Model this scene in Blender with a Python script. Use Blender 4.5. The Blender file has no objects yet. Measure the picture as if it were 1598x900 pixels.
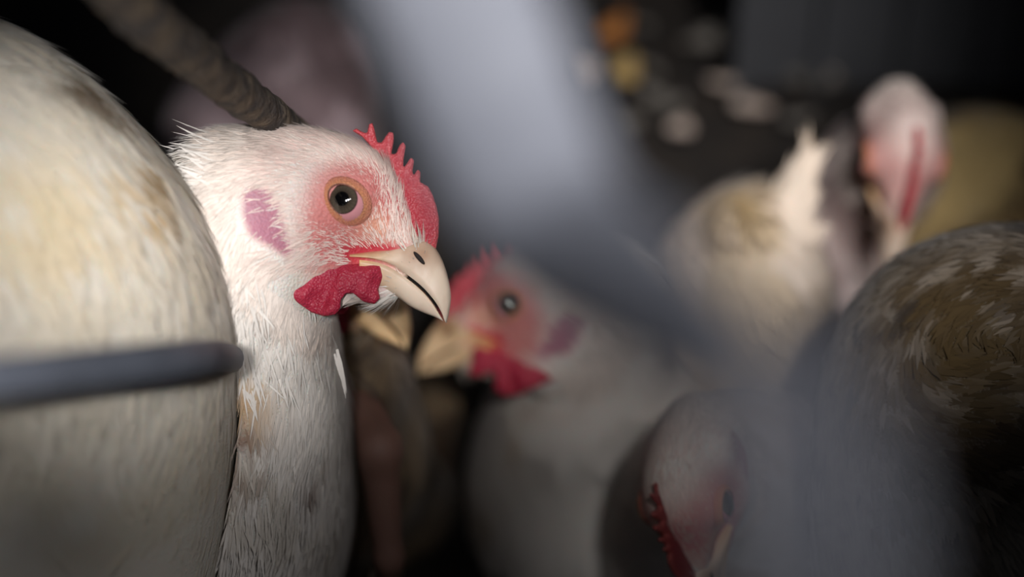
import bpy, math
import numpy as np
from mathutils import Matrix, Vector

# ------------------------------------------------------------------ camera
PITCH = math.radians(38); CH = 0.56; LENS = 70.0; FOC = 0.590
FPX = LENS / 36.0 * 1598
RV = np.array([1.0, 0, 0])
FV = np.array([0, math.cos(PITCH), -math.sin(PITCH)])
UV = np.array([0, math.sin(PITCH), math.cos(PITCH)])
CP = np.array([0, 0, CH])
scene = bpy.context.scene
COL = scene.collection
cam_d = bpy.data.cameras.new('camera'); cam = bpy.data.objects.new('camera', cam_d); COL.objects.link(cam)
cam.location = CP; cam.rotation_euler = (math.pi / 2 - PITCH, 0, 0)
cam_d.lens = LENS; cam_d.sensor_width = 36; cam_d.clip_start = 0.01; cam_d.clip_end = 30
cam_d.dof.use_dof = True; cam_d.dof.focus_distance = FOC; cam_d.dof.aperture_fstop = 3.1
scene.camera = cam

def P(px, py, d):
    return CP + (px - 799) / FPX * d * RV - (py - 450) / FPX * d * UV + d * FV

def V(x, y, toward=0.0):            # direction: right, up, towards the viewer
    return x * RV + y * UV - toward * FV

# ------------------------------------------------------------------ light
w = bpy.data.worlds.new('world'); scene.world = w; w.use_nodes = True
w.node_tree.nodes['Background'].inputs[0].default_value = (0.75, 0.82, 1.0, 1)
w.node_tree.nodes['Background'].inputs[1].default_value = 0.021
def spot(name, loc, target, power, angle, size, color=(1, .96, .9)):
    l = bpy.data.lights.new(name, 'SPOT'); l.energy = power; l.spot_size = math.radians(angle)
    l.spot_blend = 1.0; l.shadow_soft_size = size; l.color = color
    o = bpy.data.objects.new(name, l); COL.objects.link(o); o.location = loc
    o.rotation_euler = Vector(target - np.array(loc)).to_track_quat('-Z', 'Y').to_euler()
L0_ = CP + .22 * UV - .72 * FV
def aim(name, off, px, py, d, radius_px, power, size=.04, color=(1, .975, .96)):
    loc = L0_ + off; t = P(px, py, d)
    spot(name, loc, t, power, 2 * math.degrees(math.atan(radius_px / FPX * d / np.linalg.norm(t - loc))), size, color)
aim('left_added_spot', -.06 * RV - .16 * UV, 280, 312, .56, 420, 88, .035)  # added spot; its cone makes the fade around the left bird
aim('middle_added_spot', .16 * RV - .06 * UV, 690, 325, .59, 420, 46, .035)  # added spot on the focused head, cone sized to fade below it
aim('right_added_spot', .12 * RV, 1190, 290, .76, 450, 60, .04, (1, .96, .96))  # added dim spot to lift the pale birds at centre right
aim('back_fill_spot', .3 * RV, 920, 30, .95, 720, 78, .05, (1, .95, .93))  # added spot to brighten the litter and rear birds
aim('low_fill_spot', .16 * RV + .05 * UV, 1070, 735, .64, 215, 15, .03)  # added fill aimed at the bottom bird alone
spot('bar_fill_spot', CP + .17 * RV + .13 * UV - .07 * FV, P(990, 300, .23), 3.7, 34, .04, (1, .97, .97))  # added fill beside the camera to brighten the wide grey bar
scene.view_settings.view_transform = 'Standard'
scene.view_settings.look = 'None'
scene.view_settings.gamma = 1.0
scene.view_settings.exposure = 0.0
scene.view_settings.use_curve_mapping = False

# ------------------------------------------------------------------ helpers
rng = np.random.default_rng(7)

def lin(c):
    c = np.asarray(c, float) / 255.0
    return np.where(c <= .04045, c / 12.92, ((c + .055) / 1.055) ** 2.4)

def unit(v):
    v = np.asarray(v, float)
    return v / (np.linalg.norm(v, axis=-1, keepdims=True) + 1e-12)

def noise(p, s, seed=0):
    q = np.asarray(p) * s + seed * 17.31
    i = np.floor(q).astype(np.int64); f = q - i; f = f * f * (3 - 2 * f)
    def h(a, b, c):
        n = (a * 374761393 + b * 668265263 + c * 2147483647 + seed * 1013) & 0xffffffff
        n = ((n ^ (n >> 13)) * 1274126177) & 0xffffffff
        n = n ^ (n >> 16)
        return (n & 0xffff) / 65535.0
    r = 0
    for a in (0, 1):
        for b in (0, 1):
            for c in (0, 1):
                wgt = (f[..., 0] if a else 1 - f[..., 0]) * (f[..., 1] if b else 1 - f[..., 1]) * (f[..., 2] if c else 1 - f[..., 2])
                r = r + wgt * h(i[..., 0] + a, i[..., 1] + b, i[..., 2] + c)
    return r

def fbm(p, s, seed=0):
    return (noise(p, s, seed) + .5 * noise(p, s * 2.1, seed + 1) + .25 * noise(p, s * 4.3, seed + 2)) / 1.75

def smooth(a, b, x):
    t = np.clip((x - a) / (b - a), 0, 1); return t * t * (3 - 2 * t)

def mesh_obj(name, verts, faces, mat, parent=None, cols=None, smooth_on=True, origin=None):
    verts = np.asarray(verts, float)
    if origin is not None: verts = verts - origin
    me = bpy.data.meshes.new(name)
    if isinstance(faces, np.ndarray):
        n, k = faces.shape
        me.vertices.add(len(verts)); me.vertices.foreach_set('co', verts.ravel())
        me.loops.add(n * k); me.loops.foreach_set('vertex_index', faces.ravel().astype(np.int32))
        me.polygons.add(n); me.polygons.foreach_set('loop_start', np.arange(n, dtype=np.int32) * k)
        try: me.polygons.foreach_set('loop_total', np.full(n, k, dtype=np.int32))
        except Exception: pass
        me.update(calc_edges=True); me.validate()
    else:
        me.from_pydata([tuple(v) for v in verts], [], faces)
    if smooth_on: me.polygons.foreach_set('use_smooth', np.ones(len(me.polygons), bool))
    if cols is not None:
        a = me.color_attributes.new('Col', 'FLOAT_COLOR', 'POINT')
        c = np.ones((len(verts), 4)); c[:, :3] = cols
        a.data.foreach_set('color', c.ravel())
    me.materials.append(mat)
    o = bpy.data.objects.new(name, me); COL.objects.link(o)
    if parent is not None: o.parent = parent
    if origin is not None and parent is None: o.location = origin
    return o

def thing(name, label, cat, loc, group=None):
    o = bpy.data.objects.new(name, None); COL.objects.link(o); o.location = loc
    o.empty_display_size = .02
    o['label'] = label; o['category'] = cat
    if group: o['group'] = group
    return o

def material(name, color=None, rough=.6, bump=None, sss=0, vary=None, coat=0, spec=.5, sheen=0, metal=0, bump2=None):
    m = bpy.data.materials.new(name); m.use_nodes = True
    nt = m.node_tree; b = nt.nodes['Principled BSDF']
    b.inputs['Roughness'].default_value = rough
    b.inputs['Specular IOR Level'].default_value = spec
    b.inputs['Metallic'].default_value = metal
    if coat:
        b.inputs['Coat Weight'].default_value = coat; b.inputs['Coat Roughness'].default_value = .03
    if sheen: b.inputs['Sheen Weight'].default_value = sheen
    if sss:
        b.inputs['Subsurface Weight'].default_value = sss
        b.inputs['Subsurface Radius'].default_value = (1, .35, .25)
        b.inputs['Subsurface Scale'].default_value = .003
    tc = nt.nodes.new('ShaderNodeTexCoord')
    if color is None:
        at = nt.nodes.new('ShaderNodeAttribute'); at.attribute_name = 'Col'
        src = at.outputs['Color']
    else:
        rgb = nt.nodes.new('ShaderNodeRGB'); rgb.outputs[0].default_value = (*lin(color), 1); src = rgb.outputs[0]
    if vary:
        sc_, c2, fac = vary
        n = nt.nodes.new('ShaderNodeTexNoise'); n.inputs['Scale'].default_value = sc_; n.inputs['Detail'].default_value = 6
        nt.links.new(tc.outputs['Object'], n.inputs['Vector'])
        r = nt.nodes.new('ShaderNodeValToRGB'); r.color_ramp.elements[0].position = .4; r.color_ramp.elements[1].position = .65
        r.color_ramp.elements[1].color = (fac, fac, fac, 1)
        nt.links.new(n.outputs['Fac'], r.inputs[0])
        mx = nt.nodes.new('ShaderNodeMix'); mx.data_type = 'RGBA'
        nt.links.new(r.outputs[0], mx.inputs[0]); nt.links.new(src, mx.inputs[6])
        mx.inputs[7].default_value = (*lin(c2), 1); src = mx.outputs[2]
    nt.links.new(src, b.inputs['Base Color'])
    if bump:
        kind, sc_, st, dist = bump
        if kind == 'voronoi':
            n = nt.nodes.new('ShaderNodeTexVoronoi'); n.inputs['Scale'].default_value = sc_; out = n.outputs['Distance']
        else:
            n = nt.nodes.new('ShaderNodeTexNoise'); n.inputs['Scale'].default_value = sc_; n.inputs['Detail'].default_value = 5; out = n.outputs['Fac']
        nt.links.new(tc.outputs['Object'], n.inputs['Vector'])
        bp = nt.nodes.new('ShaderNodeBump'); bp.inputs['Strength'].default_value = st; bp.inputs['Distance'].default_value = dist
        nt.links.new(out, bp.inputs['Height']); nt.links.new(bp.outputs[0], b.inputs['Normal'])
    return m

M_SKIN = material('bird_skin', None, .6, ('voronoi', 1100, .5, .0005), sss=.25)
M_FEATHER = material('feather', None, .75, None, sheen=.15, spec=.25)
M_COMB = material('comb_skin', None, .5, ('voronoi', 1400, .55, .0006), sss=.2)
M_BEAK = material('beak_horn', None, .38, ('noise', 260, .25, .0006), sss=.12)
M_EYE = material('eye', None, .08, None, coat=1.0)
M_LID = material('eyelid', None, .5, ('voronoi', 1500, .5, .0005), sss=.2)
M_DARK = material('nostril_hollow', (28, 20, 18), .8)

def snet(F, lo, h):
    nx, ny, nz = F.shape
    S = F < 0
    c = S[:-1, :-1, :-1].astype(np.int8)
    tot = np.zeros((nx - 1, ny - 1, nz - 1), np.int8)
    for a in (0, 1):
        for b in (0, 1):
            for d in (0, 1):
                tot += S[a:nx - 1 + a, b:ny - 1 + b, d:nz - 1 + d]
    act = (tot > 0) & (tot < 8)
    I, J, K = np.nonzero(act)
    idx = np.full(act.shape, -1, np.int64); idx[I, J, K] = np.arange(len(I))
    acc = np.zeros((len(I), 3)); cnt = np.zeros(len(I))
    for ax in range(3):
        o1, o2 = [x for x in range(3) if x != ax]
        for a in (0, 1):
            for b in (0, 1):
                off = [0, 0, 0]; off[o1] = a; off[o2] = b
                A = F[I + off[0], J + off[1], K + off[2]]
                off2 = list(off); off2[ax] = 1
                B = F[I + off2[0], J + off2[1], K + off2[2]]
                m = (A < 0) != (B < 0)
                t = np.where(m, A / np.where(m, A - B, 1), 0)
                p = np.zeros((len(I), 3)); p[:, o1] = a; p[:, o2] = b; p[:, ax] = t
                acc[m] += p[m]; cnt[m] += 1
    v = (acc / cnt[:, None] + np.stack([I, J, K], 1)) * h + lo
    faces = []
    for ax in range(3):
        o1, o2 = (ax + 1) % 3, (ax + 2) % 3
        sl0 = [slice(None)] * 3; sl1 = [slice(None)] * 3
        sl0[ax] = slice(0, -1); sl1[ax] = slice(1, None)
        d = S[tuple(sl0)] != S[tuple(sl1)]
        q = np.stack(np.nonzero(d), 1)
        ok = (q[:, o1] > 0) & (q[:, o2] > 0) & (q[:, o1] < F.shape[o1] - 1) & (q[:, o2] < F.shape[o2] - 1)
        q = q[ok]
        if not len(q): continue
        neg = S[q[:, 0], q[:, 1], q[:, 2]]
        def cell(da, db):
            r = q.copy(); r[:, o1] += da; r[:, o2] += db
            return idx[r[:, 0], r[:, 1], r[:, 2]]
        f = np.stack([cell(-1, -1), cell(0, -1), cell(0, 0), cell(-1, 0)], 1)
        f[~neg] = f[~neg][:, ::-1]
        faces.append(f)
    return v, np.concatenate(faces)

def grid_eval(fn, lo, hi, h):
    n = np.ceil((hi - lo) / h).astype(int) + 1
    F = np.empty(n, np.float32)
    ys = lo[1] + np.arange(n[1]) * h; zs = lo[2] + np.arange(n[2]) * h
    for i0 in range(0, n[0], 16):
        xs = lo[0] + np.arange(i0, min(i0 + 16, n[0])) * h
        X, Y, Z = np.meshgrid(xs, ys, zs, indexing='ij')
        F[i0:i0 + 16] = fn(np.stack([X, Y, Z], -1))
    return F

CB = np.stack([RV, UV, FV], 1)
ID = np.eye(3)
def s_ell(p, c, r, R=None):
    q = p - c
    q = q @ (CB if R is None else R)
    r = np.asarray(r, float)
    k0 = np.linalg.norm(q / r, axis=-1); k1 = np.linalg.norm(q / r / r, axis=-1) + 1e-9
    return k0 * (k0 - 1) / k1

def s_cone(p, a, ra, b, rb):
    ba = b - a; t = np.clip(((p - a) @ ba) / (ba @ ba), 0, 1)
    return np.linalg.norm(p - a - t[..., None] * ba, axis=-1) - (ra + (rb - ra) * t)

def smin(a, b, k):
    h = np.clip(.5 + .5 * (b - a) / k, 0, 1)
    return b + (a - b) * h - k * h * (1 - h)

def poly_sd(x, y, poly):
    poly = np.asarray(poly, float); n = len(poly)
    d = np.full(x.shape, 1e9); ins = np.zeros(x.shape, bool)
    for i in range(n):
        a = poly[i]; b = poly[(i + 1) % n]
        e = b - a; wx = x - a[0]; wy = y - a[1]
        t = np.clip((wx * e[0] + wy * e[1]) / (e @ e), 0, 1)
        d = np.minimum(d, (wx - e[0] * t) ** 2 + (wy - e[1] * t) ** 2)
        c = ((a[1] > y) != (b[1] > y)) & (x < (b[0] - a[0]) * (y - a[1]) / (b[1] - a[1] + 1e-12) + a[0])
        ins ^= c
    d = np.sqrt(d); return np.where(ins, -d, d)

def spline(pts, n, closed=False):
    pts = np.asarray(pts, float); m = len(pts); out = []
    segs = m if closed else m - 1
    for i in range(segs):
        if closed: p0, p1, p2, p3 = (pts[(i + j - 1) % m] for j in range(4))
        else: p0, p1, p2, p3 = pts[max(i - 1, 0)], pts[i], pts[i + 1], pts[min(i + 2, m - 1)]
        for t in np.arange(n) / n:
            out.append(.5 * (2 * p1 + (p2 - p0) * t + (2 * p0 - 5 * p1 + 4 * p2 - p3) * t * t + (3 * p1 - p0 - 3 * p2 + p3) * t ** 3))
    if not closed: out.append(pts[-1])
    return np.array(out)

# ------------------------------------------------------------------ the head template
# canonical head units: u = side-view coordinates about (520,330), 5210 units per metre; x forward, y side, z up
HS = 5210.0
def C3(px, py, y=0.0): return np.array([(px - 520), y, (330 - py)], float) / HS

def head_sdf(p):
    q = p.copy(); 
    q[..., 1] = q[..., 1] * 1.18
    f = s_ell(q, C3(500, 308), np.array([112, 92, 103]) / HS, ID)
    f = smin(f, s_cone(q, C3(555, 318), 76 / HS, C3(632, 392), 34 / HS), .005)
    f = smin(f, s_cone(q, C3(488, 400), 76 / HS, C3(602, 444), 30 / HS), .005)
    f = smin(f, s_ell(q, C3(430, 335), np.array([105, 92, 112]) / HS, ID), .006)
    # brow and cheek swellings
    a = np.abs(p[..., 1]); ps = np.stack([p[..., 0], a, p[..., 2]], -1)
    f = smin(f, s_ell(ps, C3(541, 310, 58), np.array([46, 26, 40]) / HS, ID), .004)
    f = smin(f, s_ell(ps, C3(440, 290, 66), np.array([40, 22, 34]) / HS, ID), .004)
    return f

def head_surface_y(px, py):
    lo, hi = 0.0, 140 / HS
    for _ in range(30):
        m = (lo + hi) / 2
        if head_sdf(C3(px, py, m * HS)[None])[0] < 0: lo = m
        else: hi = m
    return lo * HS

def surf_y(X, Y):
    lo = np.zeros(len(X)); hi = np.full(len(X), 140.0)
    for _ in range(24):
        m = (lo + hi) / 2
        ins = head_sdf(np.stack([(X - 520) / HS, m / HS, (330 - Y) / HS], 1)) < 0
        lo = np.where(ins, m, lo); hi = np.where(ins, hi, m)
    return lo

EAR = [(413 + 18 + (x - 413) * 1.22, 345 + 2 + (y - 345) * 1.15) for x, y in [(384, 308), (398, 298), (418, 303), (430, 328), (436, 352), (444, 382), (440, 394), (418, 378), (396, 366), (386, 340)]]
WAT = [(428, 436), (450, 424), (490, 415), (520, 411), (552, 412), (580, 412), (598, 414), (601, 432), (594, 452), (597, 466), (588, 474),
       (572, 471), (556, 457), (545, 458), (538, 468), (538, 480), (530, 490), (512, 493), (492, 487), (470, 470), (448, 452)]
COMB = [(600, 262), (585, 236), (566, 214), (550, 204), (556, 200), (566, 206), (573, 208), (576, 193), (582, 192), (586, 208), (589, 222), (596, 222), (602, 212),
        (608, 205), (615, 207), (615, 220), (611, 240), (618, 240), (624, 226), (630, 221), (634, 228), (630, 250), (630, 262), (636, 254), (642, 245), (647, 250),
        (644, 268), (646, 274), (652, 264), (657, 268), (656, 284), (662, 287), (669, 291), (676, 304), (682, 322), (686, 342), (685, 368), (680, 392), (668, 392),
        (655, 384), (640, 370), (628, 345), (622, 318), (616, 288)]

def skin_color(c):
    """pigment of the bare head skin in canonical head coordinates"""
    X = c[:, 0] * HS + 520; Y = 330 - c[:, 2] * HS
    base = lin((232, 214, 200)); pink = lin((208, 128, 124)); red = lin((188, 40, 62)); pur = lin((172, 116, 138)); buff = lin((224, 176, 140))
    col = np.tile(base, (len(c), 1))
    def mixc(col, c2, m): return col * (1 - m[:, None]) + c2 * m[:, None]
    nz = fbm(c, 160, 3) * .5 + .75
    g = lambda x, y, rx, ry: np.exp(-(((X - x) / rx) ** 2 + ((Y - y) / ry) ** 2))
    m = np.clip(1.0 * g(545, 300, 85, 62) + .9 * g(520, 385, 90, 40) + .7 * g(610, 300, 40, 60) + .8 * g(455, 390, 60, 40) + .7 * g(468, 345, 50, 45) + .5 * g(400, 400, 40, 40) + .35 * g(420, 240, 60, 25), 0, .95) * nz
    col = mixc(col, pink, np.clip(m * 1.15, 0, 1))
    col = mixc(col, buff, np.clip(.6 * g(600, 355, 36, 28), 0, 1))
    col = mixc(col, red, np.clip(1.2 * g(590, 390, 52, 11) + .8 * g(555, 398, 20, 14) + 1.1 * g(570, 430, 50, 24) + .9 * g(610, 462, 26, 12), 0, .95))
    col = mixc(col, red, np.clip(g(622, 290, 20, 60) * .8, 0, 1))
    e = poly_sd(X, Y, EAR)
    col = mixc(col, pur, smooth(8, -6, e) * .85)
    return col

def slab(name, poly, h_fn, off_fn, res, ylim, col_fn, grow=0):
    poly = np.array(poly, float)
    lo = np.array([(poly[:, 0].min() - 8 - 520), -ylim[1], 330 - poly[:, 1].max() - 8]) / HS
    hi = np.array([(poly[:, 0].max() + 8 - 520), ylim[1], 330 - poly[:, 1].min() + 8]) / HS
    lo[1] = ylim[0] / HS; hi[1] = ylim[1] / HS
    def fn(p):
        X = p[..., 0] * HS + 520; Y = 330 - p[..., 2] * HS; Z = p[..., 1] * HS
        d2 = poly_sd(X[:, 0, :], Y[:, 0, :], poly)[:, None, :] - grow + 0 * X
        h = h_fn(X, Y, -d2)
        a = d2 + h; b = np.abs(Z - off_fn(X, Y)) - 0 * h
        return (np.sqrt(np.maximum(a, 0) ** 2 + b ** 2) - h) / HS
    F = grid_eval(fn, lo, hi, res)
    v, f = snet(F, lo, res)
    return v, f, col_fn(v)

def build_templates():
    T = {}
    # comb
    def cc(v):
        n = fbm(v, 220, 5)
        X = v[:, 0] * HS + 520; Y = 330 - v[:, 2] * HS
        tip = smooth(9, 1, -poly_sd(X, Y, COMB))
        a = lin((168, 42, 58)); b = lin((208, 96, 100))
        m = np.clip(n * .5 + tip * .45 - .1, 0, 1)[:, None]
        return a * (1 - m) + b * m
    T['comb'] = slab('comb', COMB, lambda X, Y, d: 6.5 + 3.5 * smooth(0, 45, d) + 3 * smooth(300, 360, Y),
                     lambda X, Y: 2.0 * np.sin(X * .06) * np.sin(Y * .05), .00038, (-20, 20), cc)
    # wattle, hanging outside the cheek
    ys = head_surface_y(500, 425)
    T['wy'] = ys
    def wc(v):
        n = fbm(v, 300, 9)[:, None]
        return lin((160, 26, 54)) * (1 - n * .7) + lin((206, 66, 92)) * n * .7
    def woff(X, Y):
        return ys - 8 + .10 * (460 - Y) * -1 * .6 - .10 * np.clip(X - 520, 0, 90) + 9 * smooth(540, 450, X) + 6.5 * np.sin((X - 470) * .085 + (Y - 430) * .04) * smooth(418, 462, Y) + 1.6 * np.sin((Y - 400) * .16 + X * .05) + .8 * np.sin(X * .3 + Y * .11)
    def wh(X, Y, d): return 7 + 4.5 * smooth(0, 14, d) - 2 * smooth(14, 34, d) + 1.3 * np.sin(X * .16 + Y * .05) * smooth(2, 10, d)
    T['wattle'] = slab('wattle', WAT, wh, woff, .00038, (ys - 45, ys + 32), wc)
    # beak lofts
    def loft(top, bot, width, nsec, power, flip, col_fn, lift=1.0):
        n = len(top); V_ = []; NS = 22
        for i in range(n):
            for j in range(NS + 1):
                th = math.pi * j / NS
                y = width[i] * math.copysign(abs(math.cos(th)) ** power, math.cos(th))
                s = math.sin(th) ** .85
                p = bot[i] + (top[i] - bot[i]) * s
                V_.append(C3(p[0], p[1], y))
        F_ = []
        for i in range(n - 1):
            for j in range(NS):
                a = i * (NS + 1) + j; q = [a, a + 1, a + NS + 2, a + NS + 1]
                F_.append(q if not flip else q[::-1])
            a = i * (NS + 1); q = [a, a + NS + 1, a + 2 * NS + 1, a + NS]
            F_.append(q if not flip else q[::-1])
        F_.append(list(range(NS, -1, -1)) if not flip else list(range(NS + 1)))
        V_ = np.array(V_)
        return V_, F_, col_fn(V_)
    ridge = spline([(612, 388), (632, 381), (654, 374), (674, 381), (689, 402), (699, 431), (704, 462), (701, 488), (697, 504)], 6)
    mouth = spline([(552, 400), (578, 402), (606, 409), (628, 421), (646, 434), (664, 450), (680, 469), (690, 486), (696, 503)], 6)
    ridge[:6, 1] += 0
    # narrow gape strip at the rear
    rear = spline([(552, 396), (580, 392), (612, 388)], 8)[:-1]
    rm = spline([(552, 401), (580, 403), (600, 407)], 8)[:-1]
    mouth = spline([(600, 407), (618, 414), (632, 424), (648, 436), (664, 450), (680, 469), (690, 486), (695, 500), (697, 504)], 6)
    top = np.concatenate([rear, ridge]); bot = np.concatenate([rm, mouth])
    tt = np.linspace(0, 1, len(top))
    wd = np.interp(tt, [0, .25, .5, .7, .85, .95, 1], [58, 47, 32, 23, 15, 8, 1.5])
    def bc(v):
        X = v[:, 0] * HS + 520; Y = 330 - v[:, 2] * HS
        horn = lin((228, 208, 188)); yel = lin((226, 184, 138)); brn = lin((160, 120, 92))
        n = fbm(v, 200, 11)
        m = smooth(640, 560, X)[:, None]
        c = horn * (1 - m) + yel * m
        k = np.exp(-(((X - 660) / 22) ** 2 + ((Y - 398) / 20) ** 2))[:, None] * .85
        c = c * (1 - k) + brn * k
        k = (np.clip(n - .45, 0, 1) * 1.1)[:, None]
        c = c * (1 - k) + brn * k
        k = smooth(489, 500, Y)[:, None] * .5
        return c * (1 - k) + lin((236, 228, 214)) * k
    T['upper_beak'] = loft(top, bot, wd, 0, .75, False, bc)
    low_top = spline([(566, 406), (592, 410), (614, 419), (630, 430), (648, 444), (664, 459), (676, 474), (684, 487), (691, 499)], 6)
    low_bot = spline([(566, 436), (586, 446), (604, 455), (620, 463), (636, 475), (650, 483), (664, 489), (680, 495), (692, 501)], 6)
    tt = np.linspace(0, 1, len(low_top))
    wd2 = np.interp(tt, [0, .3, .6, .85, 1], [48, 37, 24, 12, 2.5])
    T['lower_beak'] = loft(low_bot, low_top, wd2, 0, .7, True, bc)
    # eye globe
    ye = head_surface_y(549, 316); T['ye'] = ye
    R = 35.0; ns, nr = 96, 64; V_ = []; cols = []
    cen = C3(549, 317, ye - 23)
    ax = unit(np.array([-.13, 1, .085]))
    ref = unit(np.cross(ax, [0, 0, 1])); ref2 = np.cross(ax, ref)
    for i in range(nr + 1):
        a = math.pi * (i / nr) ** 1.15
        for j in range(ns):
            b = 2 * math.pi * j / ns
            d = ax * math.cos(a) + (ref * math.cos(b) + ref2 * math.sin(b)) * math.sin(a)
            r_ = R * (1.03 if a < .6 else 1.0)
            V_.append(cen + d * r_ / HS)
            deg = math.degrees(a)
            if deg < 18.5: c = lin((6, 5, 5))
            elif deg < 38:
                t = (deg - 18.5) / 19.5
                st = .85 + .3 * abs(math.sin(b * 23) * math.sin(b * 11 + 1))
                c = (lin((58, 50, 42)) * (1 - t) + lin((92, 82, 70)) * t) * st
            elif deg < 41: c = lin((34, 26, 26))
            else: c = lin((216, 150, 156))
            cols.append(c)
    F_ = []
    for i in range(nr):
        for j in range(ns):
            F_.append([i * ns + j, i * ns + (j + 1) % ns, (i + 1) * ns + (j + 1) % ns, (i + 1) * ns + j])
    T['eye'] = (np.array(V_), F_, np.array(cols))
    # eyelid ring
    V_ = []; cols = []; na, nb = 160, 18
    def ring_pt(th, k):
        ca, sa = math.cos(th), math.sin(th)
        t = math.radians(-42)
        ex, ez = (29.0 + k) * ca, (22.0 + .5 * ca * 2 + k) * sa
        return ex * math.cos(t) - ez * math.sin(t), ex * math.sin(t) + ez * math.cos(t)
    for i in range(na):
        th = 2 * math.pi * i / na
        for j in range(nb):
            ph = 2 * math.pi * j / nb
            k = 5.5 + 6.8 * math.cos(ph)
            x, z = ring_pt(th, k)
            bulge = 2.6 + .5 * max(0, 9 - k) + 2.6 * math.sin(ph) + .5 * math.sin(th * 40 + 2 * math.sin(th * 7)) * max(0, math.sin(ph)) - .10 * max(0, k - 2)
            bulge += .9 * math.sin(k * 1.5) * max(0, math.sin(ph))
            V_.append(C3(549 + x, 316.5 - z, bulge))
            t = np.clip((k + 1) / 14, 0, 1)
            c = (lin((212, 146, 102)) * (1 - t) + lin((208, 130, 112)) * t) * (.95 + .05 * math.sin(th * 40 + 2 * math.sin(th * 7)))
            if k < 0.6: c = lin((120, 70, 56))
            cols.append(c)
    F_ = []
    for i in range(na):
        for j in range(nb):
            F_.append([i * nb + j, ((i + 1) % na) * nb + j, ((i + 1) % na) * nb + (j + 1) % nb, i * nb + (j + 1) % nb])
    V_ = np.array(V_)
    sy = surf_y(V_[:, 0] * HS + 520, 330 - V_[:, 2] * HS)
    V_[:, 1] += np.minimum(sy, ye + 2) / HS
    T['eyelid'] = (V_, F_, np.array(cols))
    # nostril slit
    V_ = []; F_ = []
    ns = 16
    for i in range(9):
        a = math.pi * i / 8
        for j in range(ns):
            b = 2 * math.pi * j / ns
            l = 13 * math.cos(a); s = math.sin(a)
            x = l * .66 + 3.6 * s * math.cos(b) * .75; z = -l * .75 + 3.6 * s * math.cos(b) * .66
            V_.append(C3(657 + x, 403 - z, 0) + np.array([0, 2.6 * s * math.sin(b) / HS, 0]))
    for i in range(8):
        for j in range(ns):
            F_.append([i * ns + j, i * ns + (j + 1) % ns, (i + 1) * ns + (j + 1) % ns, (i + 1) * ns + j])
    T['nostril'] = (np.array(V_), F_, None)
    return T
TPL = build_templates()

HEAD_FLOW = [((620, 300), (.55, .85)), ((655, 340), (.45, .9)), ((600, 360), (-.1, 1)), ((590, 250), (-.7, .7)), ((560, 222), (-.9, .45)), ((500, 210), (-1, .1)),
             ((400, 205), (-1, -.12)), ((300, 225), (-1, -.35)), ((560, 365), (-.8, .5)), ((480, 365), (-1, .12)), ((490, 400), (-1, -.05)), ((430, 420), (-.85, -.5)),
             ((370, 330), (-.6, -.8)), ((440, 290), (-.95, -.25)), ((350, 420), (.05, -1)), ((420, 480), (.35, -1)), ((540, 480), (-.7, -.6)), ((590, 480), (-.9, -.3)), ((470, 240), (-1, -.1))]

def blades(root, nrm, tan, L, W, lift, curl, cols, cup=0.0):
    n = len(root)
    tan = unit(tan); side = unit(np.cross(nrm, tan))
    S = np.array([0, .3, .65, 1.0]); ww = np.array([.55, 1.0, .8, .06])
    V_ = np.empty((n, 8, 3))
    for k, s in enumerate(S):
        c = root + tan * (L * s)[:, None] + nrm * (L * (lift * s - curl * s * s))[:, None]
        V_[:, 2 * k] = c - side * (W * ww[k] / 2)[:, None]
        V_[:, 2 * k + 1] = c + side * (W * ww[k] / 2)[:, None]
    base = (np.arange(n) * 8)[:, None]
    q = np.array([[0, 1, 3, 2], [2, 3, 5, 4], [4, 5, 7, 6]])
    F_ = (base[:, None, :] + q[None]).reshape(-1, 4)
    return V_.reshape(-1, 3), F_, np.repeat(cols, 8, axis=0)

def sample_mesh(v, f, n, weight=None):
    tri = np.concatenate([f[:, [0, 1, 2]], f[:, [0, 2, 3]]])
    a, b, c = v[tri[:, 0]], v[tri[:, 1]], v[tri[:, 2]]
    cr = np.cross(b - a, c - a); ar = np.linalg.norm(cr, axis=1)
    if weight is not None: ar = ar * weight((a + b + c) / 3)
    t = rng.choice(len(tri), n, p=ar / ar.sum())
    r1 = np.sqrt(rng.random(n)); r2 = rng.random(n)
    p = (1 - r1)[:, None] * a[t] + (r1 * (1 - r2))[:, None] * b[t] + (r1 * r2)[:, None] * c[t]
    return p

def sdf_normal(fn, p, e=.0012):
    g = np.stack([fn(p + d) - fn(p - d) for d in np.eye(3) * e], -1)
    return unit(g)

WHITE = lin((232, 226, 219))

def project(p):
    q = p - CP; d = q @ FV
    return 799 + FPX * (q @ RV) / d, 450 - FPX * (q @ UV) / d, d

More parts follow.
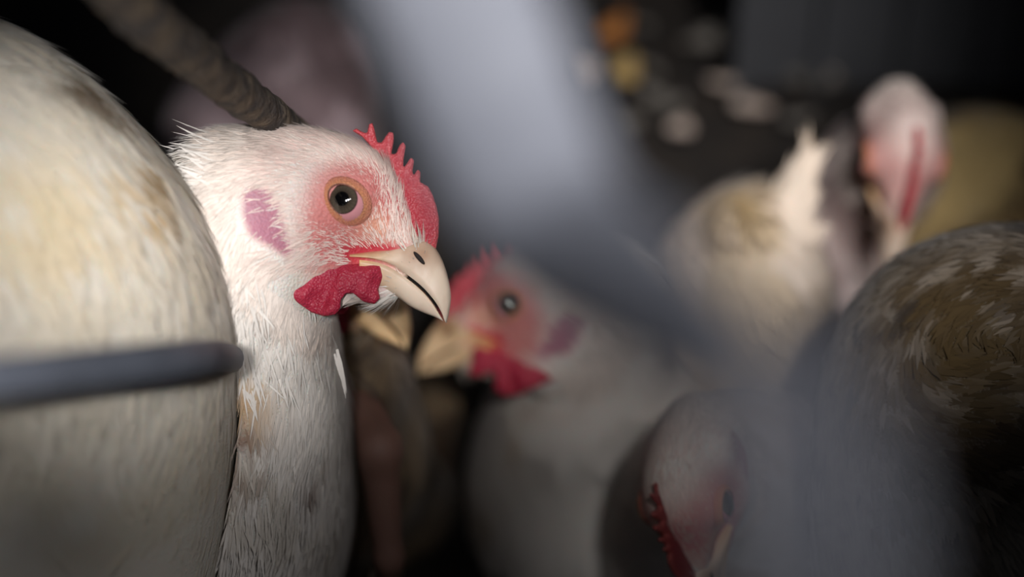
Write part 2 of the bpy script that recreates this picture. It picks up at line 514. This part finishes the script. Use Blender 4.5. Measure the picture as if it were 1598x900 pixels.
ALL = []
def make_bird(name, label, cat, base, prims, head=None, voxel=.003, k=.026, plum=(5000,), flow=(), stains=(), tint=None,
              carve=(), bare=None, group=None, face=True, soil=None, blade=(.016, .0022), lift_k=.45, vary=.5, pale=0.0, wattles=True, strays=False, beak_tint=1.0, comb_tint=1.0):
    """prims: list of ('e', centre, radii, R) / ('c', a, ra, b, rb).  head: (origin, forward, up, scale)"""
    base = np.asarray(base, float); base[2] = 0
    if head is not None:
        ho, hf, hu, hs = head
        hf = unit(hf); hu = unit(hu - hf * (hu @ hf)); hy = np.cross(hu, hf)
        HR = np.stack([hf, hy, hu], 1)                   # columns: forward, side, up
        to_c = lambda p: ((p - ho) @ HR) / hs
        from_c = lambda c: (c * hs) @ HR.T + ho
    prev = list(ALL)
    def raw(p):
        f = None
        for pr in prims:
            if pr[0] == 'e': g = s_ell(p, pr[1], pr[2], None)
            elif pr[0] == 'c': g = s_cone(p, *pr[1:5])
            kk = pr[-1] if isinstance(pr[-1], dict) else {}
            f = g if f is None else smin(f, g, kk.get('k', k))
        if head is not None: f = smin(f, head_sdf(to_c(p)) * hs, .006)
        return f
    def fn(p):
        f = raw(p)
        for c in prev: f = np.maximum(f, .0015 - c(p))
        return np.maximum(f, .0005 - p[..., 2])
    ALL.append(raw)
    los, his = [], []
    for pr in prims:
        if pr[0] == 'e': r = max(pr[2]); los.append(pr[1] - r); his.append(pr[1] + r)
        else:
            los += [pr[1] - pr[2], pr[3] - pr[4]]; his += [pr[1] + pr[2], pr[3] + pr[4]]
    if head is not None: los.append(ho - .032 * hs); his.append(ho + .032 * hs)
    lo = np.min(los, 0) - .008; hi = np.max(his, 0) + .008; lo[2] = max(lo[2], -.003)
    F = grid_eval(fn, lo, hi, voxel)
    v, f = snet(F, lo, voxel)
    kind = name
    root = thing(kind, label, cat, base, group)
    headw = lambda p: np.zeros(len(p)) if head is None else smooth(.028, .018, np.linalg.norm((p - (from_c(C3(545, 345)[None])[0])), axis=1) / hs)
    vx, vy, vd = project(v)
    def snap(q):
        qx, qy, _ = project(q); r2 = np.hypot(vx - qx, vy - qy)
        ok = np.nonzero(r2 < max(22, r2.min() + 4))[0]
        return v[ok[np.argmin(vd[ok])]]
    STN = [(snap(sp), sr, colr, amt) for (sp, sr, colr, amt) in stains]
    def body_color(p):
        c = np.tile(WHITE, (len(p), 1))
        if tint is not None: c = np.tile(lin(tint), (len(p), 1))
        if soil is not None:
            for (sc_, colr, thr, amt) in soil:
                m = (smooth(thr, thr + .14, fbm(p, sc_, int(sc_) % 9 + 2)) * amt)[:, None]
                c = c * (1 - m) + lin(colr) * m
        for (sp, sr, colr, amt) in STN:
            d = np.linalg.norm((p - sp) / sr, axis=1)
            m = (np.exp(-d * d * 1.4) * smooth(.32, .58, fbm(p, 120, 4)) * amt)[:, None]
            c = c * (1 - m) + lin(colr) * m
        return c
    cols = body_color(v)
    if head is not None:
        cv = to_c(v); hw = headw(v)[:, None]
        sc = skin_color(cv); sc = sc * (1 - pale) + lin((206, 176, 168)) * pale
        near = (np.linalg.norm(cv - C3(520, 340), axis=1) < .045)
        X = cv[:, 0] * HS + 520; Y = 330 - cv[:, 2] * HS
        em = (smooth(10, -6, poly_sd(X, Y, EAR)) * near)[:, None]
        m = np.maximum(hw, em)
        cols = cols * (1 - m) + sc * m
    if bare is not None:
        bm, bcol = bare(v); cols = cols * (1 - bm[:, None]) + bcol * bm[:, None]
    mesh_obj('body', v - base, f, M_SKIN, root, cols)
    # plumage
    VV, FF, CC = [], [], []; off = 0
    def add(b):
        nonlocal off
        VV.append(b[0]); FF.append(b[1] + off); CC.append(b[2]); off += len(b[0])
    fl = [(np.asarray(a), unit(b)) for a, b in flow]
    if head is not None:
        for (a, b) in HEAD_FLOW:
            for s in (-1, 1):
                fl.append((from_c(C3(a[0], a[1], 70 * s)[None])[0], b[0] * hf + b[1] * hu))
    FA = np.array([a for a, b in fl]); FB = np.array([b for a, b in fl])
    def flow_at(p):
        out = np.zeros_like(p); ws = np.zeros(len(p))
        for a, b in zip(FA, FB):
            wgt = 1.0 / (np.sum((p - a) ** 2, 1) + 2e-5) ** 1.6
            out += wgt[:, None] * b; ws += wgt
        return unit(out)
    def facing(p, n): return np.einsum('ij,ij->i', n, unit(CP - p)) > -.45
    nb = plum[0]
    p = sample_mesh(v, f, nb)
    n_ = sdf_normal(raw, p); keep = facing(p, n_) & (raw(p) > -.004) & (p[:, 2] > .004)
    if head is not None: keep &= headw(p) < rng.random(len(p))
    if head is not None:
        cv = to_c(p); X = cv[:, 0] * HS + 520; Y = 330 - cv[:, 2] * HS
        hd = np.linalg.norm(cv - C3(500, 330), axis=1)
        keep &= ~((hd < .04) & (poly_sd(X, Y, EAR) < rng.uniform(0, 6, len(p))))
        keep &= ~((hd < .04) & (poly_sd(X, Y, WAT) < 3))
        shrink = .38 + .62 * smooth(.022, .05, hd)
    else: shrink = np.ones(len(p))
    if bare is not None: keep &= bare(p)[0] < .3
    p = p[keep]; n_ = n_[keep]; shrink = shrink[keep]
    t = flow_at(p); t = t + rng.normal(0, .13, t.shape) + (fbm(p, 90, 1) - .5)[:, None] * np.cross(n_, t) * 1.0
    t = unit(t - n_ * np.einsum('ij,ij->i', t, n_)[:, None])
    L = blade[0] * shrink * rng.uniform(.65, 1.3, len(p)); W = blade[1] * (.3 + .7 * shrink) * rng.uniform(.6, 1.3, len(p))
    c = body_color(p + t * (L * .5)[:, None]) * (1 + vary * rng.uniform(-.16, .06, (len(p), 1)))
    add(blades(p - n_ * .0004, n_, t, L, W, lift_k * rng.uniform(.06, .2, len(p)), lift_k * rng.uniform(.02, .16, len(p)), np.clip(c, 0, 1)))
    if head is not None and face and len(plum) > 1:
        nh = plum[1]
        p = sample_mesh(v, f, nh, lambda q: (np.linalg.norm(to_c(q) - C3(500, 330), axis=1) < .036) + 1e-6)
        n_ = sdf_normal(raw, p); cv = to_c(p); X = cv[:, 0] * HS + 520; Y = 330 - cv[:, 2] * HS
        r = rng.random(len(p))
        dens = np.ones(len(p))
        g = lambda x, y, rx, ry: np.exp(-(((X - x) / rx) ** 2 + ((Y - y) / ry) ** 2))
        dens -= .80 * g(545, 300, 95, 62) + .74 * g(500, 385, 110, 42) + .72 * g(605, 345, 55, 45) + .5 * g(468, 350, 45, 50)
        dens = np.maximum(dens, .34)
        dens *= smooth(46, 54, np.hypot((X - 549) * 1.15, (Y - 316) * 1.3))
        dens *= .02 + .98 * smooth(0, 10, poly_sd(X, Y, EAR))
        dens *= smooth(-2, 3, poly_sd(X, Y, WAT))
        dens *= 1 - smooth(385, 395, Y) * smooth(548, 560, X) * smooth(474, 462, Y)
        dens *= 1 - smooth(630, 650, X) * smooth(350, 365, Y)
        keep = (r < dens) & facing(p, n_)
        p, n_, X, Y, cv = p[keep], n_[keep], X[keep], Y[keep], cv[keep]
        t = flow_at(p) + rng.normal(0, .16, p.shape) + (fbm(p, 260, 1) - .5)[:, None] * np.cross(n_, flow_at(p)) * 1.3
        t = unit(t - n_ * np.einsum('ij,ij->i', t, n_)[:, None])
        de = np.hypot(X - 545, Y - 312)
        Lp = np.interp(de, [45, 70, 110, 180, 260], [9, 17, 26, 42, 62]) * rng.uniform(.6, 1.3, len(p))
        Lp *= 1 + .9 * smooth(590, 620, X) * smooth(350, 300, Y)
        L = Lp / HS * hs
        W = np.interp(de, [40, 120, 260], [.9, 1.3, 3.0]) / HS * hs * rng.uniform(.6, 1.4, len(p))
        wf = lin((240, 228, 218)); pk = lin((236, 188, 182))
        a = (rng.random(len(p)) * np.interp(de, [50, 110, 170], [.6, .5, 0]))[:, None]
        c = (wf * (1 - a) + pk * a) * rng.uniform(.74, 1.08, (len(p), 1))
        lift = np.interp(de, [45, 90, 200], [.22, .3, .16]) * rng.uniform(.5, 1.5, len(p))
        add(blades(p - n_ * .0002, n_, t, L, W, lift, lift * rng.uniform(.2, .9, len(p)), np.clip(c, 0, 1)))
    if strays:
        vs, vt = [], []
        for _ in range(260):
            a = rng.random()
            qx, qy = (300 + 235 * rng.random(), 430 + 190 * rng.random()) if a < .75 else (285 + 60 * rng.random(), 200 + 90 * rng.random())
            r2 = np.hypot(vx - qx, vy - qy); ok = np.nonzero(r2 < 12)[0]
            if not len(ok) or (qx > 435 and qy < 480): continue
            vs.append(v[ok[np.argmin(vd[ok])]]); vt.append(V(.25 + .3 * rng.normal(), -1, .15) if a < .75 else V(-1, .15 + .4 * rng.normal(), .1))
        vs = np.array(vs); vt = np.array(vt); n_ = sdf_normal(raw, vs)
        m_ = len(vs)
        add(blades(vs, n_, unit(vt - n_ * np.einsum('ij,ij->i', vt, n_)[:, None] * .85), rng.uniform(.006, .013, m_), rng.uniform(.0004, .0011, m_), rng.uniform(.05, .30, m_), rng.uniform(-.1, .2, m_), np.tile(WHITE, (m_, 1)) * rng.uniform(.85, 1.05, (m_, 1))))
        # one loose pointed feather standing off the breast
        fp = np.array([P(526, 545, .60), P(530, 560, .60), P(522, 552, .60)])
        ft_ = np.array([V(.22, -1), V(.16, -1), V(.30, -1)])
        add(blades(fp, np.tile(-FV, (3, 1)), ft_, np.array([.0135, .012, .010]), np.array([.0013, .0011, .001]), np.array([.05, .05, .1]), np.array([.05, .02, 0]), np.tile(WHITE, (3, 1))))
    mesh_obj('plumage', np.concatenate(VV) - base, np.concatenate(FF), M_FEATHER, root, np.concatenate(CC))
    # head parts
    if head is not None:
        def put(nm, key, mat, mirror=False, parent=root, lab=None, colmul=1.0):
            tv, tf, tc_ = TPL[key]; tv = tv.copy()
            tf2 = tf
            if mirror:
                tv[:, 1] *= -1
                tf2 = tf[:, ::-1].copy() if isinstance(tf, np.ndarray) else [q[::-1] for q in tf]
            o = mesh_obj(nm, from_c(tv) - base, tf2, mat, parent, None if tc_ is None else tc_ * colmul)
            if lab: o['label'] = lab
            return o
        put('comb', 'comb', M_COMB, lab='red serrated comb', colmul=np.array(comb_tint))
        ub = put('upper_beak', 'upper_beak', M_BEAK, colmul=np.array(beak_tint))
        put('lower_beak', 'lower_beak', M_BEAK, colmul=np.array(beak_tint))
        for mir in (False, True):
            put('eye', 'eye', M_EYE, mir); put('eyelid', 'eyelid', M_LID, mir)
            if wattles: put('wattle', 'wattle', M_COMB, mir, lab='red fleshy wattle')
            tv, tf, _ = TPL['nostril']; tv = tv.copy(); s = -1 if mir else 1
            tv[:, 1] = s * (tv[:, 1] + 31.5 / HS)
            mesh_obj('nostril', from_c(tv) - base, tf, M_DARK, ub)
    return root

def extra(parent, name, v, f, mat, cols=None):
    b = np.array(parent.location)
    return mesh_obj(name, np.asarray(v) - b, f, mat, parent, cols)

# ------------------------------------------------------------------ the setting
M_LITTER = material('litter_ground', (20, 16, 13), .9, ('noise', 90, .9, .006), vary=(35, (46, 38, 30), .8))
gx = np.linspace(-1.4, 1.4, 160); gy = np.linspace(-.35, 1.95, 140)
GX, GY = np.meshgrid(gx, gy, indexing='ij'); gp = np.stack([GX, GY, 0 * GX], -1).reshape(-1, 3)
gp[:, 2] = -.010 + .010 * fbm(gp, 30, 2)
gi = np.arange(160 * 140).reshape(160, 140)
gf = np.stack([gi[:-1, :-1], gi[1:, :-1], gi[1:, 1:], gi[:-1, 1:]], -1).reshape(-1, 4)
fl_o = mesh_obj('floor', gp, gf, M_LITTER); fl_o['kind'] = 'structure'
M_WALL = material('dark_boards', (26, 24, 24), .8, ('noise', 12, .4, .01), vary=(6, (38, 36, 36), .8))
def box(x0, x1, y0, y1, z0, z1):
    v = [(x, y, z) for x in (x0, x1) for y in (y0, y1) for z in (z0, z1)]
    f = [[0, 1, 3, 2], [4, 6, 7, 5], [0, 4, 5, 1], [2, 3, 7, 6], [0, 2, 6, 4], [1, 5, 7, 3]]
    return v, f
bv, bf = [], []
for i in range(6):
    v_, f_ = box(-1.4, 1.4, 1.95, 1.975, -.01 + i * .15, .135 + i * .15)
    bf += [[a + len(bv) for a in q] for q in f_]; bv += v_
wo = mesh_obj('wall_back', bv, bf, M_WALL, smooth_on=False); wo['kind'] = 'structure'

# ------------------------------------------------------------------ cage bars
def tube(path, rad, ns=20, flat=1.0, wob=0.0, seed=1):
    path = spline(path, 14); n = len(path)
    rad = np.interp(np.linspace(0, 1, n), np.linspace(0, 1, len(rad)), rad)
    V_ = []
    up = np.array([0, 0, 1.0])
    for i in range(n):
        t = unit(path[min(i + 1, n - 1)] - path[max(i - 1, 0)])
        a = unit(np.cross(t, FV)); b = np.cross(t, a)
        for j in range(ns):
            th = 2 * math.pi * j / ns
            V_.append(path[i] + (a * math.cos(th) + b * math.sin(th) * flat) * rad[i])
    V_ = np.array(V_)
    F_ = [[i * ns + j, i * ns + (j + 1) % ns, (i + 1) * ns + (j + 1) % ns, (i + 1) * ns + j] for i in range(n - 1) for j in range(ns)]
    F_ += [list(range(ns))[::-1], [(n - 1) * ns + j for j in range(ns)]]
    if wob:
        c = path[np.repeat(np.arange(n), ns)]
        V_ = c + (V_ - c) * (1 + wob * (fbm(V_, 300, seed) - .5))[:, None]
    return V_, F_
M_BAR = material('grey_plastic_bar', (154, 158, 170), .55, ('noise', 120, .2, .001), vary=(60, (144, 148, 160), .6))
M_BAR2 = material('slate_bar', (128, 134, 148), .6, ('noise', 120, .2, .001), vary=(80, (110, 116, 128), .7))
M_BARD = material('dirty_bar', (66, 60, 57), .9, ('noise', 420, 1.0, .0016), vary=(150, (104, 90, 74), .9))
cb = P(-420, 640, .36); cb[2] = 0
cage = thing('cage', 'grey bars of the cage, blurred in front of the crowded white birds', 'cage', cb)
def bar(path, rad, mat, lab, **kw):
    v_, f_ = tube(path, rad, **kw); o = extra(cage, 'bar', v_, f_, mat); o['label'] = lab; return o
bar([P(620, -260, .285), P(690, -60, .285), P(748, 80, .283), P(800, 220, .28), P(872, 360, .27), P(990, 465, .225), P(1115, 556, .182), P(1205, 630, .162), P(1275, 780, .15), P(1310, 1150, .145)],
    [.0130, .0128, .0126, .0122, .0112, .0092, .0075, .0056, .0036, .0032], M_BAR, 'wide grey curving bar, out of focus', flat=.35)
bar([P(-420, 640, .36), P(-150, 608, .39), P(0, 590, .41), P(120, 578, .435), P(230, 567, .46), P(300, 560, .49), P(338, 557, .53), P(365, 560, .60)],
    [.0046, .0046, .0046, .0048, .0048, .0048, .0044, .004], M_BAR2, 'slate grey bar across the left bird')
bar([P(90, -120, .46), P(200, 5, .49), P(290, 78, .525), P(360, 135, .56), P(430, 188, .60), P(480, 226, .64)],
    [.0068, .0066, .0064, .0062, .0056, .005], M_BARD, 'brown dirt-caked bar sloping down behind the head', wob=.35)
# upright and top rail that carry the bars, outside the picture
bar([cb + [0, 0, 0], P(-420, 640, .36), P(-420, -260, .36)], [.006, .006, .006], M_BAR2, 'upright post of the cage')
bar([P(-420, -260, .36), P(90, -270, .40), P(620, -262, .285)], [.006, .006, .006], M_BAR2, 'top rail of the cage')

# ------------------------------------------------------------------ the birds
down = np.array([0, 0, -1.0])
DIRT = (104, 78, 48); BROWN = (92, 68, 38)

# 1. big white bird filling the left side (nearer than the focused head)
make_bird('chicken', 'large white chicken body with brown-soiled back edge filling the left, behind the slate bar', 'chicken', P(60, 900, .62),
    [('e', P(-30, 478, .572), (.056, .078, .066)), ('e', P(94, 525, .572), (.047, .055, .062)), ('e', P(62, 760, .600), (.056, .08, .072)), ('e', P(-220, 400, .60), (.07, .085, .085)),
     ('c', P(30, 800, .63), .045, P(0, 1050, .70), .045)],
    voxel=.003, plum=(15000,), blade=(.017, .0020), lift_k=.2, vary=.15, tint=(233, 225, 211),
    flow=[(P(0, 100, .5), V(.9, -.6)), (P(200, 200, .5), V(.6, -.8)), (P(100, 400, .5), V(.4, -1)), (P(250, 500, .52), V(.1, -1)), (P(100, 800, .55), V(.1, -1)), (P(-200, 400, .5), V(.5, -.8))],
    stains=[(P(165, 145, .535), .012, DIRT, .8), (P(215, 205, .535), .012, DIRT, .8), (P(120, 120, .53), .012, DIRT, .5), (P(250, 270, .54), .012, (170, 136, 84), .9), (P(240, 330, .52), .016, (200, 168, 118), .8), (P(60, 330, .50), .03, (214, 190, 140), .6)],
    soil=[(28, (214, 200, 172), .5, .35)])

# 2. the focused bird
HO = P(520, 330, .597)
make_bird('chicken', 'white chicken in sharp focus, red serrated comb and wattle, head turned right', 'chicken', P(330, 900, .70),
    [('c', P(455, 320, .600), .0185, P(390, 345, .603), .0245), ('c', P(390, 345, .603), .0245, P(345, 450, .610), .030), ('c', P(345, 450, .610), .030, P(362, 580, .618), .031),
     ('e', P(345, 705, .632), (.0400, .050, .044)), ('e', P(300, 800, .66), (.050, .06, .055)), ('c', P(300, 800, .67), .045, P(290, 1000, .76), .045)],
    head=(HO, V(1, 0, .03), V(0, 1, 0), 1.0), voxel=.0017, k=.020, plum=(60000, 60000), blade=(.0125, .0008), lift_k=.8, vary=.75, strays=True,
    flow=[(P(300, 300, .58), V(-.5, -.8)), (P(330, 420, .575), V(.1, -1)), (P(430, 500, .58), V(.35, -1)), (P(480, 560, .59), V(.3, -1)), (P(450, 680, .58), V(.05, -1)), (P(540, 660, .61), V(0, -1)),
          (P(520, 800, .61), V(-.15, -1)), (P(400, 800, .6), V(.1, -1)), (P(380, 600, .59), V(.15, -1))],
    stains=[(P(345, 590, .592), .008, (150, 112, 70), .9), (P(352, 690, .590), .0065, (96, 52, 46), 1.0), (P(370, 640, .588), .012, (190, 150, 100), .8), (P(375, 750, .595), .012, (120, 86, 62), .7),
            (P(500, 775, .60), .007, (96, 62, 44), .9), (P(465, 820, .60), .008, (80, 54, 40), .9), (P(530, 750, .61), .006, (110, 76, 46), .9), (P(290, 700, .585), .006, (90, 70, 60), .6)],
    soil=[(60, (206, 196, 180), .52, .5)])

def soiled(base, *amt): return [(45, base, .45, .8)] + list(amt)

# 3. bird behind, facing right, only beak, breast and leg show
def bare_leg(p):
    a = P(552, 650, .652); b = P(590, 700, .650); c = P(607, 880, .660)
    d = np.minimum(s_cone(p, a, .0105, b, .009), s_cone(p, b, .008, c, .005))
    m = smooth(.003, .0005, d); return m, np.tile(lin((124, 92, 80)), (len(p), 1))
foot = P(607, 880, .665); foot = foot + (P(607, 880, .665) - P(607, 880, .665)); ft = P(600, 1000, .71); ft[2] = .004
make_bird('chicken', 'soiled chicken behind the focused head, only yellow beak, tan breast and bare leg showing', 'chicken', P(560, 900, .74),
    [('c', P(470, 400, .672), .017, P(520, 560, .70), .022), ('e', P(555, 660, .735), (.022, .048, .030)), ('e', P(655, 800, .86), (.038, .060, .045)), ('c', P(555, 700, .75), .02, P(620, 860, .84), .035),
     ('c', P(545, 640, .668), .011, P(590, 700, .650), .0080, {'k': .006}), ('c', P(590, 700, .650), .0070, P(607, 870, .662), .0046, {'k': .004}), ('c', P(607, 870, .662), .0046, ft, .0046, {'k': .004})],
    head=(P(478, 392, .672), V(1, 0, 0), V(0, 1, 0), 1.0), voxel=.0024, plum=(9000,), face=False, beak_tint=(1.05, .88, .60), tint=(150, 128, 100), bare=bare_leg, blade=(.016, .0022),
    flow=[(P(560, 600, .70), V(.1, -1)), (P(700, 700, .74), V(.1, -1))], soil=[(24, (52, 38, 28), .34, .9), (70, (110, 90, 66), .45, .6)])

# 4. blurred bird facing left
make_bird('chicken', 'blurred white chicken facing left with red face, beak beside the focused one', 'chicken', P(930, 1000, .84),
    [('c', P(850, 465, .742), .020, P(912, 490, .748), .0235), ('c', P(912, 490, .748), .0235, P(930, 620, .765), .033), ('e', P(905, 790, .80), (.044, .07, .05)), ('e', P(1000, 760, .82), (.06, .08, .06)),
     ('c', P(930, 900, .82), .04, P(930, 1080, .88), .04)],
    head=(P(822, 490, .735), V(-.95, .26, -.12), V(.25, .97, 0), .98), voxel=.0026, beak_tint=(.92, .80, .60), plum=(11000, 9000), blade=(.015, .0022),
    flow=[(P(930, 450, .73), V(.4, -.9)), (P(900, 620, .73), V(0, -1)), (P(900, 800, .75), V(0, -1)), (P(1000, 700, .75), V(.1, -1))], soil=[(40, (200, 180, 150), .55, .5)])

# 5. bird at the bottom, seen from in front and above
make_bird('chicken', 'chicken at the bottom with lowered head, red comb and dark eye seen from above', 'chicken', P(1130, 1050, .74),
    [('c', P(1085, 745, .655), .018, P(1120, 770, .70), .030), ('e', P(1150, 850, .74), (.045, .06, .05)), ('c', P(1140, 900, .75), .04, P(1140, 1080, .80), .035)],
    head=(P(1080, 772, .640), V(-.20, -.84, .42), V(-.55, .16, .78), .90), voxel=.0024, pale=.35, wattles=False, comb_tint=(.6, .8, .62), plum=(8000, 12000), blade=(.012, .0013),
    flow=[(P(1100, 680, .67), V(.2, 1)), (P(1180, 800, .70), V(.5, -.7))], soil=[(40, (190, 170, 150), .5, .6)])

# 6. white back with a raised tail, centre right
def wedge(pts, th):
    v_, f_ = tube(pts, th, ns=14, flat=.3); return v_, f_
b6 = make_bird('chicken', 'pale chicken seen from behind with pointed tail raised, centre right', 'chicken', P(1150, 800, .88),
    [('e', P(1165, 345, .775), (.0180, .014, .025)), ('e', P(1170, 440, .780), (.026, .030, .03), None, {'k': .012}), ('e', P(1165, 540, .80), (.030, .05, .035)), ('c', P(1222, 350, .765), .012, P(1256, 258, .755), .0035, {'k': .006}),
     ('c', P(1120, 480, .80), .03, P(1080, 620, .86), .04)],
    voxel=.003, plum=(7000,), blade=(.014, .0024), tint=(222, 206, 188),
    flow=[(P(1170, 300, .74), V(.2, -1)), (P(1240, 290, .76), V(.4, 1)), (P(1170, 450, .74), V(.1, -1)), (P(1260, 450, .76), V(.2, -1))],
    soil=[(30, (190, 166, 122), .5, .6)], stains=[(P(1110, 340, .76), .014, (120, 92, 44), .9), (P(1150, 320, .75), .010, (150, 126, 84), .8)])

# 7. bird facing the camera, back right
make_bird('chicken', 'blurred white chicken at upper right facing forward, red comb down its round head', 'chicken', P(1330, 700, .92),
    [('c', P(1400, 235, .80), .019, P(1375, 270, .83), .019, {'k': .01}), ('c', P(1370, 270, .83), .019, P(1338, 350, .85), .020), ('e', P(1340, 450, .87), (.030, .040, .035)), ('e', P(1365, 560, .90), (.036, .05, .04))],
    head=(P(1405, 247, .775), V(-.02, -.74, .66), V(.12, .66, .74), .93), voxel=.0026, pale=.6, wattles=False, plum=(8000, 7000), blade=(.013, .002), tint=(206, 188, 182),
    flow=[(P(1330, 350, .8), V(-.2, -1)), (P(1340, 450, .8), V(0, -1)), (P(1360, 190, .8), V(-.8, .3))], soil=[(40, (140, 112, 108), .4, .6)])

# 8. tan bird behind on the right edge
make_bird('chicken', 'yellowish-brown soiled chicken lying behind the others at the right edge', 'chicken', P(1520, 560, .93),
    [('e', P(1530, 330, .87), (.050, .045, .05)), ('e', P(1440, 400, .85), (.030, .035, .035)), ('e', P(1530, 450, .88), (.06, .05, .05))],
    voxel=.0035, plum=(6000,), blade=(.016, .0026), tint=(132, 110, 72),
    flow=[(P(1500, 300, .84), V(-.6, -.8)), (P(1450, 420, .82), V(-.3, -1))], soil=[(40, (66, 52, 34), .42, .8), (22, (176, 154, 104), .5, .7)])

# 9. brown-caked bird on the right
make_bird('chicken', 'chicken with dung-caked brown and white feathers filling the lower right corner', 'chicken', P(1560, 1000, .72),
    [('e', P(1535, 640, .645), (.050, .052, .048)), ('e', P(1480, 790, .66), (.043, .055, .045)), ('e', P(1600, 560, .65), (.05, .04, .045)), ('e', P(1600, 850, .70), (.07, .07, .06)), ('c', P(1550, 900, .70), .05, P(1560, 1080, .76), .05)],
    voxel=.0028, plum=(30000,), blade=(.0095, .0020), lift_k=1.0, vary=1.2, tint=(150, 138, 122),
    flow=[(P(1598, 400, .6), V(-.9, -.2)), (P(1450, 440, .6), V(-.8, -.6)), (P(1350, 560, .62), V(-.3, -1)), (P(1500, 560, .59), V(1, .1)), (P(1450, 640, .6), V(1, -.2)), (P(1560, 700, .59), V(.8, -.5)), (P(1320, 720, .63), V(.1, -1)), (P(1450, 850, .61), V(.2, -1))],
    stains=[(P(1400, 520, .62), .030, (84, 68, 42), 1.0), (P(1500, 450, .61), .034, (90, 72, 44), 1.0), (P(1590, 420, .61), .03, (82, 66, 42), 1.0), (P(1420, 580, .6), .02, (108, 88, 56), 1.0),
            (P(1520, 600, .595), .032, (104, 86, 54), 1.0), (P(1590, 680, .6), .02, (52, 38, 22), 1.0), (P(1540, 760, .61), .02, (60, 48, 34), 1.0)],
    soil=[(60, (100, 84, 56), .46, .8), (110, (46, 34, 22), .60, .85)])

# 10. dim bird in the back left
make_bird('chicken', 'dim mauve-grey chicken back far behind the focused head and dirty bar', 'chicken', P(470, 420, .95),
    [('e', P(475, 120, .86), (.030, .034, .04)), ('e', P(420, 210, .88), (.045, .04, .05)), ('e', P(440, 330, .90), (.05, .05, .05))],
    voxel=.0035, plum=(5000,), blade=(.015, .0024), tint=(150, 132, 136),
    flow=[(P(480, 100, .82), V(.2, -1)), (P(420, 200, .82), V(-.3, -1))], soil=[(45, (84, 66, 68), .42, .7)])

# ------------------------------------------------------------------ scraps on the litter
M_CHIP = [material('orange_scrap', (196, 128, 62), .8, vary=(90, (140, 90, 50), .6)), material('tan_scrap', (206, 176, 112), .8, vary=(90, (150, 120, 80), .6)),
          material('pale_scrap', (190, 176, 164), .8, vary=(90, (140, 120, 110), .6)), material('grey_scrap', (110, 106, 100), .8, vary=(90, (70, 66, 60), .6))]
def floor_at(px, py, z=.006):
    dv = (px - 799) / FPX * RV - (py - 450) / FPX * UV + FV
    d = (z - CH) / dv[2]; return CP + dv * d
def scrap(px, py, L, W, ang, mat, label, group=None, seed=0):
    c = floor_at(px, py)
    r = np.random.default_rng(seed); n = 12; m = 5; V_ = []
    for i in range(m):
        s = math.sin(math.pi * (i + .5) / m); zz = math.cos(math.pi * (i + .5) / m)
        for j in range(n):
            a = 2 * math.pi * j / n; rr = 1 + .25 * math.sin(a * 3 + seed) + r.uniform(-.1, .1)
            x, y = L * s * rr * math.cos(a), W * s * rr * math.sin(a)
            V_.append((x * math.cos(ang) - y * math.sin(ang), x * math.sin(ang) + y * math.cos(ang), W * .6 * (zz + .25 * (x / L) ** 2)))
    F_ = [[i * n + j, (i + 1) * n + j, (i + 1) * n + (j + 1) % n, i * n + (j + 1) % n] for i in range(m - 1) for j in range(n)]
    F_ += [list(range(n)), [(m - 1) * n + j for j in range(n)][::-1]]
    o = mesh_obj('litter_scrap', V_, F_, mat); o.location = c
    o['label'] = label; o['category'] = 'scrap'
    if group: o['group'] = group
scrap(958, 45, .016, .007, 1.1, M_CHIP[0], 'orange-brown scrap lying in the dark litter at top, right of the wide grey bar', seed=1)
scrap(975, 108, .013, .0075, 1.3, M_CHIP[1], 'tan scrap in the litter just below the orange-brown one', seed=2)
scrap(905, 112, .010, .008, .6, M_CHIP[2], 'pale scrap at the edge of the wide grey bar', seed=3)
scrap(1135, 55, .020, .011, .3, M_CHIP[3], 'largest grey scrap in the litter at top right of centre', seed=4)
for i in range(26):
    px = 900 + 420 * rng.random(); py = 10 + 200 * rng.random() ** 1.3
    if abs(px - 960) < 40 and py < 140: continue
    scrap(px, py, .005 + .006 * rng.random(), .003 + .003 * rng.random(), rng.random() * 6, M_CHIP[3 if rng.random() < .75 else 2],
          'small dull scrap scattered over the dark litter behind the birds', 'scraps scattered on the litter', seed=10 + i)
# dark crate panel in the upper right background
M_CRATE = material('dark_grey_plastic', (70, 72, 76), .6, ('noise', 30, .3, .003), vary=(10, (44, 45, 48), .7))
c0 = floor_at(1250, 150); c1 = floor_at(1560, 150)
v_, f_ = [], []
def addbox(x0, x1, y0, y1, z0, z1):
    a, b = box(x0, x1, y0, y1, z0, z1); f_.extend([[q + len(v_) for q in k_] for k_ in b]); v_.extend(a)
y0 = c0[1] + .02; L0 = c0[0] - .03; L1 = c1[0] + .12
addbox(L0, L1, y0, y0 + .008, .0, .10); addbox(L0 - .004, L1 + .004, y0 - .006, y0 + .014, .10, .112)
for i in range(7):
    x = L0 + (L1 - L0) * i / 6; addbox(x - .004, x + .004, y0 - .007, y0, .0, .10)
po = mesh_obj('crate_panel', np.array(v_) - np.array([(L0 + L1) / 2, y0, 0]), f_, M_CRATE, smooth_on=False)
po.location = ((L0 + L1) / 2, y0, 0); po['label'] = 'dark grey ribbed crate panel standing behind the birds at upper right'; po['category'] = 'crate panel'
